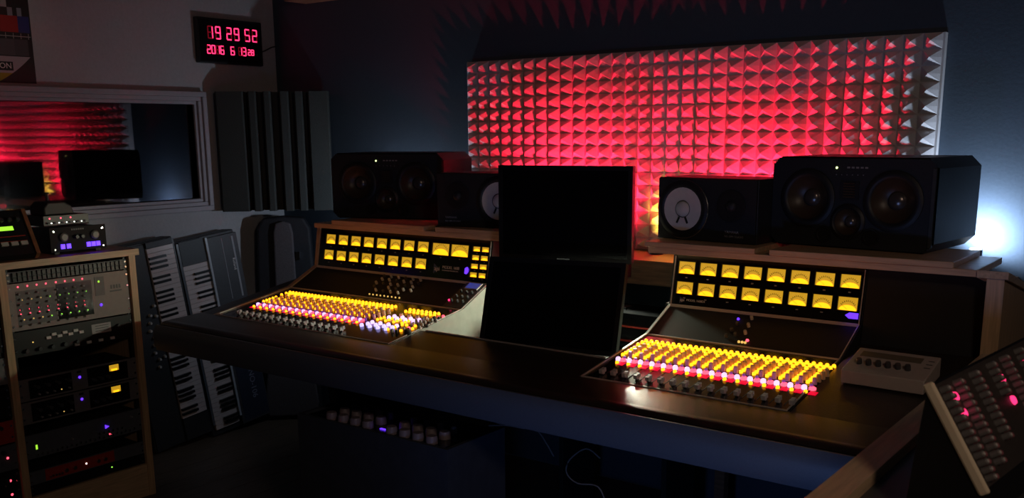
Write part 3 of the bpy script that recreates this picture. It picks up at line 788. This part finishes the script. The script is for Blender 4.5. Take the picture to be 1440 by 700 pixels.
# ------------------------------------------------------------------ keyboards standing on end
def keyboard(loc, label, body_y, panel_y, flip, z0, body_m, extra):
    """upright keyboard facing +X. local y across, z up its length; flip: key fronts face +y"""
    r = root('synthesizer_keyboard', loc, label, 'keyboard'); r.rotation_euler = (R(6.1), R(-3.2), 0)
    y0, y1 = body_y
    bevel(put('body', MB().box(-.085, 0, y0, y1, 0, 1.0).mesh('body', body_m), r), .004)
    n = 36; pitch = .0235; depth = .142
    wk = MB().box(0, .012, 0, depth, .0007, pitch-.0007).mesh('white_key', KEYW)
    bk = MB().box(.0121, .024, 0, .090, -.0058, .0058).mesh('black_key', KEYB)
    for k in range(n):
        put('white_key', wk, r, (0.0003, 0, z0+k*pitch))
        if k % 7 in (0, 1, 3, 4, 5) and k < n-1:
            put('black_key', bk, r, (0.0003, 0 if flip else depth-.090, z0+(k+1)*pitch))
    put('end_block', MB().box(.0003, .014, 0, depth, .006, z0-.002).mesh('end_block', body_m), r) if z0 > .03 else None
    put('end_block', MB().box(.0003, .014, 0, depth, z0+n*pitch+.002, .994).mesh('end_block', body_m), r)
    extra(r); return r
def extra1(r):
    put('control_panel', MB().box(.0003, .010, -.165, -.012, .01, .99).mesh('control_panel', KBODY), r)
    km = MB().lathe([(.008, 0), (.006, .014)], 10, Matrix.Rotation(R(90), 4, 'Y')).mesh('knob', KNOBW)
    for k in range(8): put('knob', km, r, (.0102, -.055-.008*(k % 3), .66-.036*k))
    for k in range(6): put('knob', km, r, (.0102, -.025+.0*(k % 2), .70-.05*k))
    put('key_rail', MB().box(.0003, .013, .1425, .150, .01, .99).mesh('key_rail', BLACKP), r)
def extra2(r):
    put('control_panel', MB().box(.0003, .020, .158, .335, .01, .985).mesh('control_panel', KPANEL), r)
    put('lower_panel', MB().box(.0201, .0208, .175, .330, .02, .40).mesh('lower_panel', KBLUE), r)
    put('edge_rail', MB().box(.0003, .024, .1445, .156, .06, .99).mesh('edge_rail', mat('rail_pale', (.42, .45, .50), .35)), r)
    put('front_rail', MB().box(.0003, .0128, -.014, -.002, .06, .99).mesh('front_rail', mat('rail_dark', (.09, .10, .12), .3)), r)
    put('accent_stripe', MB().box(.0202, .0212, .300, .311, .66, .97).mesh('accent_stripe', mat('stripe', (.30, .30, .33), .5)), r)
    put('accent_stripe', MB().box(.0202, .0208, .240, .243, .66, .97).mesh('accent_stripe', MATS['stripe']), r)
    sl = MB().box(.0202, .028, -.006, .006, -.030, .030).mesh('slider_bank', mat('orange_buttons', (.75, .34, .05), .4))
    for y, z in ((.185, .48), (.240, .47)): put('slider_bank', sl, r, (0, y, z))
    sw = MB().box(.0202, .028, -.006, .006, -.022, .022).mesh('switch_bank', mat('pale_buttons', (.5, .45, .4), .4))
    for y, z in ((.195, .62), (.262, .585)): put('switch_bank', sw, r, (0, y, z))
    put('lettering', text_mesh('lettering', 'JUNO-106', .045, mat('dim_print', (.22, .23, .30), .6)), r, mtx=frame((.0211, .262, .22), (0,0,-1), (0,1,0)))
    put('lettering', text_mesh('lettering', 'Roland', .022, WHITEP), r, mtx=frame((.0215, .291, .83), (0,0,-1), (0,1,0)))
keyboard((-4.055, 2.690, .021), 'black synthesizer standing on end close to the rack, knobs on its near side', (-.17, .152), None, True, .12, KBODY, extra1)
keyboard((-4.055, 2.866, .006), 'grey synthesizer standing on end with panel towards the corner', (-.018, .335), None, False, .03, KBODY, extra2)

# ------------------------------------------------------------------ rack cabinet and its units
RX = -3.60
def rack_cabinet():
    r = root('rack_cabinet', (RX-.25, 1.68, 0), 'pale wooden double equipment rack standing in front of the window', 'rack cabinet')
    off = r.location
    for y in (1.10, 1.668, 2.192):
        build('side_board', MB().box(RX-.45, RX, y, y+.028, 0, 1.026), BEECH_Z, r, off)
    build('top_board', MB().box(RX-.46, RX+.012, 1.09, 2.232, 1.0265, 1.052), BEECH_Y, r, off)
    build('back_board', MB().box(RX-.47, RX-.455, 1.10, 2.22, 0, 1.02), BLACKM, r, off)
    for ya, yb in ((1.128, 1.668), (1.696, 2.192)):
        build('plinth', MB().box(RX-.45, RX-.004, ya+.0005, yb-.0005, 0, .140), BEECH_Y, r, off)
    for y in (1.132, 1.650, 1.697, 2.176):
        build('rack_rail', MB().box(RX-.024, RX-.018, y, y+.015, .141, 1.02), BLACKP, r, off)
rack_cabinet()
SCREW = MB().lathe([(.0055, 0), (.004, .003)], 8, Matrix.Rotation(R(90), 4, 'Y')).mesh('screw', CHROME)
def rknob(r, h, m): return MB().lathe([(r, 0), (r*.9, h)], 10, Matrix.Rotation(R(90), 4, 'Y')).mesh('knob', m)
RK_S = rknob(.0055, .012, KNOBW); RK_D = rknob(.008, .014, KNOBD); RK_C = rknob(.0085, .014, CHROME); RK_T = rknob(.0042, .010, GREYPRINT)
def led(m, r=.003): return MB().lathe([(r, 0), (r*.6, .003)], 8, Matrix.Rotation(R(90), 4, 'Y')).mesh('indicator', m)
L_RED = led(E_RED, .0034); L_GRN = led(E_GRN, .0032); L_VIO = led(E_VIO, .006); L_WHT = led(E_WHT, .0026); L_YEL = led(E_AMB, .003)
def unit(name, z0, z1, label, m, cat='rack unit', y0=1.6985, y1=2.1895, ears=None, group=None):
    r = root(name, (RX-.017, (y0+y1)/2, z0), label, cat, group)
    hy = (y1-y0)/2; H = z1-z0
    put('chassis', MB().box(-.20, -.0085, -hy+.017, hy-.017, .002, H-.002).mesh('chassis', BLACKM), r)
    put('faceplate', MB().box(0, .004, -hy, hy, .0008, H-.0008).mesh('faceplate', m), r)
    for sy in (-1, 1):
        for z in ((.25*H, .75*H) if H < .1 else (.10*H, .35*H, .65*H, .9*H)): put('screw', SCREW, r, (.004, sy*(hy-.009), z))
    return r, hy, H
def item(r, me, name, y, z): return put(name, me, r, (.004, y, z))
def plate(r, name, ya, yb, za, zb, m, t=.0015): return put(name, MB().box(.004, .004+t, ya, yb, za, zb).mesh(name, m), r)
def fill_rack():
    # patch bay strip
    r, hy, H = unit('patch_bay', .972, 1.013, 'slim dark patch bay at the very top of the rack', SLATEP)
    jk = MB().box(0, .008, -.0062, .0062, -.008, .008).mesh('jack', BLACKP)
    for k in range(24):
        for z in (.011, .029): item(r, jk, 'jack', -.215+.0187*k, z)
    # big beige modular unit
    r, hy, H = unit('modular_synth_unit', .790, .969, 'tall beige rack synthesizer with rows of tiny red lights', BEIGE)
    plate(r, 'black_field', -.060, .085, .020, H-.022, BLACKG, .0006); plate(r, 'grey_field', -.215, -.064, .020, H-.030, GREYP, .0006)
    for c in range(8):
        y = -.205+.0355*c+.004*(c > 3)
        for q in range(7): item(r, RK_T, 'knob', y+.004*(q % 2), .018+.020*q)
        for z in (H-.014, .078, .062): item(r, L_RED, 'indicator', y+.002, z)
        for z in (.040, .115): item(r, L_GRN if c > 2 else L_YEL, 'indicator', y+.012, z)
    plate(r, 'meter_window', .098, .138, .090, .165, GREYP, .002); item(r, led(E_LCDG, .006), 'indicator', .115, .146)
    item(r, L_VIO, 'power_light', .118, .052)
    for k in range(4): plate(r, 'print_mark', .164+.012*k, .172+.012*k, .110, .126, KNOBD, .0005)
    plate(r, 'underline', .160, .212, .098, .104, KNOBD, .0005)
    # black knob unit
    r, hy, H = unit('compressor_unit', .690, .786, 'black rack unit with a small pale display and white stepped knobs', BLACKP)
    bt = MB().box(0, .006, -.009, .009, -.005, .005).mesh('button', WHITEP)
    for k in range(7): item(r, bt, 'button', -.110+.022*k, .058+.010*(k % 2))
    for k in range(5): item(r, RK_D, 'knob', -.20+.05*k, .022)
    plate(r, 'display', .068, .150, .040, .078, mat('display_pale', (.42, .40, .42), .4), .001)
    for z in (.050, .060, .070): plate(r, 'display_line', .082, .140, z-.001, z+.001, BLACKP, .0014)
    item(r, RK_D, 'knob', .178, .058); item(r, led(E_LCDG, .002), 'indicator', .178, .060); item(r, L_YEL, 'indicator', -.170, .050)
    for k in range(4):
        for j in range(2): item(r, bt, 'button', .0+.05*k, .012) if j == 0 else None
    # pair of compressors with amber meters
    for k, (z0, z1, lab) in enumerate(((.517, .604, 'grey compressor with a glowing violet button, upper of the alike pair'), (.427, .514, 'grey compressor with a glowing violet button, lower of the alike pair'))):
        r, hy, H = unit('compressor_unit', z0, z1, lab, GREYP, group='violet button compressors')
        plate(r, 'black_field', -.205, -.035, .008, H-.008, BLACKG, .001); plate(r, 'black_field', .030, .205, .008, H-.008, BLACKG, .001)
        for j in range(4): item(r, RK_D, 'knob', -.175+.042*j, .050); 
        for j in range(5): item(r, L_YEL if j == 3 else RK_T, 'indicator', -.17+.03*j, .020)
        item(r, L_VIO, 'power_light', -.002, .052)
        plate(r, 'emblem', -.012, .006, .070, .078, BLACKP, .0012)
        mw = plate(r, 'meter_window', .125, .165, .050, .074, E_FACE, .003)
        put('lamp_window', MB().box(.0071, .0075, .132, .158, .050, .058).mesh('lamp_window', E_LENS), mw)
        for j in range(3): item(r, RK_D, 'knob', .055+.03*j, .030)
    # blue-grey unit
    r, hy, H = unit('equalizer_unit', .290, .385, 'slate grey rack unit with rows of toggles and one violet light', SLATEP)
    tg = MB().box(0, .012, -.003, .003, -.004, .004).mesh('toggle', CHROME)
    for k in range(22): item(r, tg, 'toggle', -.205+.0195*k, .014+.004*(k % 2))
    for k in range(6): item(r, tg, 'toggle', .05+.02*k, .034)
    pv = MB().prism([(-.007, -.007), (.010, 0), (-.007, .009)], .0, .003, 'X').mesh('power_light', E_VIO); item(r, pv, 'power_light', .090, .052)
    plate(r, 'level_light', -.205, -.198, .034, .052, E_LCDG, .001); item(r, L_RED, 'indicator', .10, .018); item(r, RK_T, 'knob', -.06, .040); item(r, RK_T, 'knob', .20, .068)
    # red unit
    r, hy, H = unit('preamp_unit', .186, .240, 'slim rack unit with a red middle panel near the rack foot', SLATEP)
    plate(r, 'red_field', -.180, .110, .004, H-.004, REDP, .001)
    for y in (-.10, -.065, .035, .065): item(r, RK_C, 'knob', y, .027)
    item(r, led(E_WHT, .004), 'indicator', -.012, .027)
    for k in range(5): item(r, tg, 'toggle', -.165+.012*k, .020)
    r, hy, H = unit('power_strip_unit', .143, .184, 'blank black rack unit with one green light above the plinth', BLACKP)
    item(r, L_GRN, 'indicator', .095, .024)
    # neighbouring bay at the picture's edge
    specs = [(.60, .70, GREYP, 'grey rack unit beside the wooden divider, highest in the edge bay'), (.47, .59, BLACKP, 'black rack unit above the red one in the edge bay'),
             (.375, .462, REDP, 'red faced rack unit in the bay at the picture edge'), (.270, .370, SLATEP, 'slate rack unit with red lamp in the edge bay'),
             (.145, .265, BLACKP, 'black rack unit with two red lamps low in the edge bay'), (.72, .98, BLACKM, 'tall blank black panel closing the top of the edge bay')]
    for z0, z1, m, lab in specs:
        r, hy, H = unit('rack_unit', z0, z1, lab, m, y0=1.1305, y1=1.6655)
        if 'lamp' in lab:
            for z in ((.05,) if 'slate' in lab else (.085, .030)): item(r, led(E_RED, .005), 'indicator', hy-.035, z); item(r, tg, 'toggle', hy-.06, z-.012)
        for k in range(4): item(r, RK_D, 'knob', hy-.05-.045*k, H*.75)
fill_rack()

# things on top of the rack
TZ = 1.0525
def preamp():
    r = root('tube_preamp', (-3.66, 2.02, TZ), 'small black preamp with two round dials and violet lit valves on the rack', 'preamp')
    for y in (-.085, .085): put('foot', MB().box(-.16, -.01, y-.01, y+.01, 0, .012).mesh('foot', RUBBER), r)
    put('case', MB().box(-.18, 0, -.105, .105, .012, .098).mesh('case', BLACKP), r)
    put('faceplate', MB().box(.0, .004, -.115, .115, .010, .104).mesh('faceplate', BLACKM), r)
    dial = MB().lathe([(.017, 0), (.017, .008), (.012, .012)], 16, Matrix.Rotation(R(90), 4, 'Y')).mesh('dial', mat('dial_grey', (.22, .20, .19), .4))
    for y in (-.062, .066): put('dial', dial, r, (.004, y, .066))
    for y in (-.012, .012): put('knob', RK_D, r, (.004, y, .064))
    vl = MB().box(0, .004, -.008, .008, -.009, .009).mesh('valve_light', E_VIO)
    for y in (-.068, -.044, .038, .058, .078): put('valve_light', vl, r, (.004, y, .030))
    for y in (-.10, .10):
        for z in (.02, .09): put('screw', SCREW, r, (.004, y, z))
    for k in range(6): plate(r, 'print_mark', -.027+.009*k, -.021+.009*k, .090, .096, GREYPRINT, .0005)
preamp()
def stacked_box():
    r = root('line_mixer', (-3.74, 2.02, TZ+.105), 'flat black box with a row of tiny lights resting on the small preamp', 'audio box')
    put('case', MB().box(-.12, .02, -.10, .085, 0, .040).mesh('case', BLACKP), r)
    for k in range(11): put('indicator', L_WHT if k % 2 else RK_T, r, (.020, -.085+.0155*k, .012))
    for y in (-.075, -.03, .01): put('indicator', L_RED, r, (.020, y, .030))
    t = root('headphone_amp', (-3.75, 2.0, TZ+.146), 'small rounded black device on the topmost box above the preamp', 'audio device')
    bevel(put('case', MB().prism([(-.07, 0), (.055, 0), (.045, .035), (.015, .052), (-.05, .052), (-.07, .030)], -.09, .02, 'X').mesh('case', RUBBER), t), .006)
    put('antenna', MB().lathe([(.006, 0), (.006, .025), (.009, .028), (.009, .035)], 8, Matrix.Translation((-.04, -.02, .052))).mesh('antenna', RUBBER), t)
stacked_box()
def desktop_synth():
    r = root('desktop_synthesizer', (-3.64, 1.742, TZ), 'black tilted desktop synthesizer with green display and wooden cheek', 'synthesizer')
    prof = [(-.16, 0), (.0, 0), (.02, .02), (-.065, .175), (-.16, .165)]
    put('body', MB().prism(prof, -.30, .085, 'Y').mesh('body', BLACKP), r)
    for ya, yb in ((.0855, .100), (-.316, -.3005)): put('wooden_cheek', MB().prism([(-.165, 0), (.004, 0), (.026, .020), (-.060, .182), (-.165, .172)], ya, yb, 'Y').mesh('wooden_cheek', mat('cheek_wood', (.22, .09, .04), .5, noise=.3, nscale=30)), r)
    d = Vector((-.085, 0, .155)).normalized()
    def M(y, t): return frame(Vector((.02, y, .02)) + d*t, (0,1,0), d)
    put('green_display', MB().box(-.05, .05, -.008, .008, 0, .002).mesh('green_display', E_LCDG), r, mtx=M(-.015, .108))
    b = MB().box(-.013, .013, -.007, .007, 0, .006).mesh('button', KNOBW); rl = MB().box(-.1, .1, -.0015, .0015, 0, .001).mesh('red_line', REDP)
    for k in range(7): put('button', b, r, mtx=M(.055-.036*k, .045))
    for t in (.055, .075): put('red_line', rl, r, mtx=M(-.03, t))
    for k in range(4): put('knob', knob_mesh('knob', .008, .012, KNOBD), r, mtx=M(.06-.03*k, .140))
desktop_synth()

# ------------------------------------------------------------------ cabinet of knobs under the desk
def under_cabinet():
    x0, x1, y0, y1, z1 = -2.645, -1.935, 2.215, 2.515, .520
    r = root('equipment_cabinet', ((x0+x1)/2, (y0+y1)/2, 0), 'dark navy equipment cabinet standing under the desk, its top full of knobs', 'cabinet')
    cx, cy = (x0+x1)/2, (y0+y1)/2; hx, hy = (x1-x0)/2, (y1-y0)/2
    put('body', MB().box(-hx+.016, hx-.016, -hy+.016, hy, 0, z1-.012).mesh('body', CABINET), r)
    put('front_board', MB().box(-hx, hx, -hy, -hy+.0155, 0, z1).mesh('front_board', CABINET), r)
    for s in (-1, 1): put('side_board', MB().box(s*hx-.0155*(s > 0), s*hx+.0155*(s < 0), -hy+.016, hy, 0, z1).mesh('side_board', CABINET), r)
    put('knob_panel', MB().box(-hx+.03, hx-.03, -hy+.02, hy-.10, z1-.0115, z1-.004).mesh('knob_panel', BLACKG), r)
    big = MB().lathe([(.020, 0), (.019, .020), (.0165, .026)], 16).mesh('knob', mat('mauve_grey_knob', (.30, .24, .26), .4), True)
    sml = MB().lathe([(.012, 0), (.011, .020), (.009, .024)], 14).mesh('knob', MATS['mauve_grey_knob'], True)
    z = z1-.0035
    for g in (0, 1):
        for k in range(4):
            X = -2.500+.0600*k+.292*g
            for (dx, yy, me) in ((0, 2.222, big), (.002, 2.284, big), (-.010, 2.343, sml)):
                put('knob', me, r, (X+dx-cx, yy+.025-cy, z))
    lv = MB().box(-.013, .013, -.004, .004, 0, .003).mesh('indicator', E_VIO)
    for X, Y in ((-2.262, 2.262), (-2.232, 2.270)): put('indicator', lv, r, (X-cx, Y-cy, z))
under_cabinet()

# cables dangling under the desk
for pts, lab in (([(-1.93, 2.40, .590), (-1.86, 2.395, .575), (-1.80, 2.39, .585), (-1.745, 2.40, .600), (-1.72, 2.41, .640), (-1.75, 2.43, .667)], 'thin pale cable sagging beside the knob cabinet'),
                 ([(-1.92, 2.41, .555), (-1.84, 2.40, .572), (-1.77, 2.40, .575), (-1.72, 2.40, .58), (-1.68, 2.40, .54), (-1.66, 2.41, .50)], 'thin pale cable with a drooping end under the desk front'),
                 ([(-1.50, 2.43, .52), (-1.545, 2.42, .545), (-1.60, 2.41, .50), (-1.61, 2.41, .455), (-1.57, 2.41, .43), (-1.50, 2.42, .43), (-1.47, 2.43, .36), (-1.44, 2.44, .30), (-1.42, 2.45, .0)], 'looped pale cable hanging down to the floor under the desk')):
    P = []
    for i in range(len(pts)-1):
        p0 = Vector(pts[max(i-1, 0)]); p1 = Vector(pts[i]); p2 = Vector(pts[i+1]); p3 = Vector(pts[min(i+2, len(pts)-1)])
        for t in (0, .2, .4, .6, .8): P.append(.5*((2*p1)+(p2-p0)*t+(2*p0-5*p1+4*p2-p3)*t*t+(-p0+3*p1-3*p2+p3)*t**3))
    P.append(Vector(pts[-1]))
    o = build('cable', MB().tube(P, .0024), CABLEM, None, None, True); tag(o, lab, 'cable', 'cables under the desk')

# ------------------------------------------------------------------ desk controller right of the near console
def controller():
    r = root('monitor_controller', (-.725, 2.665, .831), 'pale slanted controller box with a strip display and six knobs', 'controller', rz=R(-2))
    W, D = .22, .14
    prof = [(-D/2, -.007), (-D/2, .030), (D/2, .068), (D/2, .015)]
    bevel(put('case', MB().prism(prof, -W/2, W/2, 'X').mesh('case', CTRLP), r), .003)
    F = lambda x, t: frame(Vector((x, -D/2+D*t, .0302+.038*t)), (1,0,0), (0, D, .038))
    put('display', MB().box(-.082, .082, -.015, .015, 0, .001).mesh('display', LCD), r, mtx=F(-.010, .75))
    km = knob_mesh('knob', .0080, .015, KNOBD, 12)
    for k in range(6): put('knob', km, r, mtx=F(-.078+.026*k, .34))
    for k in range(3): put('marking', MB().box(-.008, .008, -.0015, .0015, 0, .0006).mesh('marking', KNOBD), r, mtx=F(.094, .50+.14*k))
controller()

# ------------------------------------------------------------------ side desk at the right with wooden edging
def side_desk():
    r = root('side_desk', (0, 1.9, 0), 'dark topped side desk with broad pale wooden edging near the camera', 'side desk')
    off = r.location
    build('edging', MB().box(-.508, -.455, .95, 2.70, .885, .930), BEECH_Y, r, off)
    build('edging', MB().box(-.455, .55, 2.635, 2.70, .885, .930), BEECH, r, off)
    build('top', MB().box(-.4545, .55, .95, 2.6345, .885, .908), mat('side_top', (.05, .055, .055), .4, noise=.1, nscale=80), r, off)
    build('side_board', MB().box(-.515, -.49, .97, 2.69, 0, .885), CABINET, r, off)
    build('leg', MB().box(.50, .54, 1.0, 1.04, 0, .885), CABINET, r, off); build('leg', MB().box(.50, .54, 2.6, 2.64, 0, .885), CABINET, r, off)
side_desk()
def step_synth():
    """tilted knob machine in the lower corner; panel faces up and towards +X"""
    A = Vector((-.356, 1.53, 1.12)); e1 = Vector((.05, .45, 0)).normalized(); e2 = Vector((.089, -.024, -.145)); e2 = (e2 - e1*e2.dot(e1)).normalized()
    L, D = .62, .178
    n = e1.cross(e2).normalized()
    if n.x < 0: n = -n
    base = A + e1*.3 + e2*.09
    r = root('drum_machine', (base.x, base.y, .9085), 'tilted black machine covered in knobs and pink lamps, cream end, close to camera', 'drum machine')
    o = Vector(r.location)
    # body: wedge between panel and desk top
    def ring(p): 
        top = p; bot = p+e2*D; return [top, bot, Vector((bot.x, bot.y, .9085)), Vector((top.x-.02, top.y, .9085))]
    def wedge(p, q):
        b = MB(); a_, c_ = ring(p), ring(q); b.v = [tuple(v-o) for v in a_+c_]
        b.f = [(0,1,2,3), (7,6,5,4)] + [(i, 4+i, 4+(i+1) % 4, (i+1) % 4) for i in range(4)]; return b
    put('body', wedge(A-n*.004, A+e1*L-n*.004).mesh('body', BLACKP), r)
    M0 = Matrix((e1, -e2, n)).transposed().to_4x4()
    def F(s, t, lift=0): m = M0.copy(); m.translation = A+e1*s+e2*t+n*lift-o; return m
    put('panel', MB().box(.010, L, -D+.004, -.004, -.004, .001).mesh('panel', mat('machine_panel', (.05, .042, .04), .45, noise=.1, nscale=90)), r, mtx=F(0, 0))
    bevel(put('end_cheek', MB().box(-.004, .004, -D-.003, .003, -.012, .006).mesh('end_cheek', CREAM), r, mtx=F(0, 0)), .004)
    kb = MB().lathe([(.0058, 0), (.0052, .013), (.0035, .0145)], 10).mesh('knob', mat('machine_knob', (.16, .15, .15), .35))
    kc = MB().lathe([(.0052, 0), (.0042, .010), (.003, .011)], 10).mesh('knob', mat('machine_knob_red_lit', (.30, .10, .12), .4))  # red light falling on this column is put into the base colour
    cap = MB().lathe([(.0030, .0146), (.0026, .0152)], 8).mesh('cap', KNOBW)
    for c, (s, n0, n1) in enumerate(((.022, 0, 13), (.078, -1, 12), (.150, 0, 10), (.232, 0, 5), (.300, 0, 11), (.380, 0, 10), (.46, 0, 12), (.54, 0, 12))):
        for k in range(n0, n1):
            t = .016+.0122*k
            if t < .006 or t > D-.012: continue
            h = put('knob', kb, r, mtx=F(s, t, .001)); put('cap', cap, h)
            put('knob', kc, r, mtx=F(s+.016, t+.003, .001))
    lm = MB().lathe([(.0085, 0), (.007, .004)], 12).mesh('lamp', E_PINK)
    for s, t in ((.056, .034), (.056, .062), (.262, .045), (.262, .085), (.40, .04)): put('lamp', lm, r, mtx=F(s, t, .001))
step_synth()
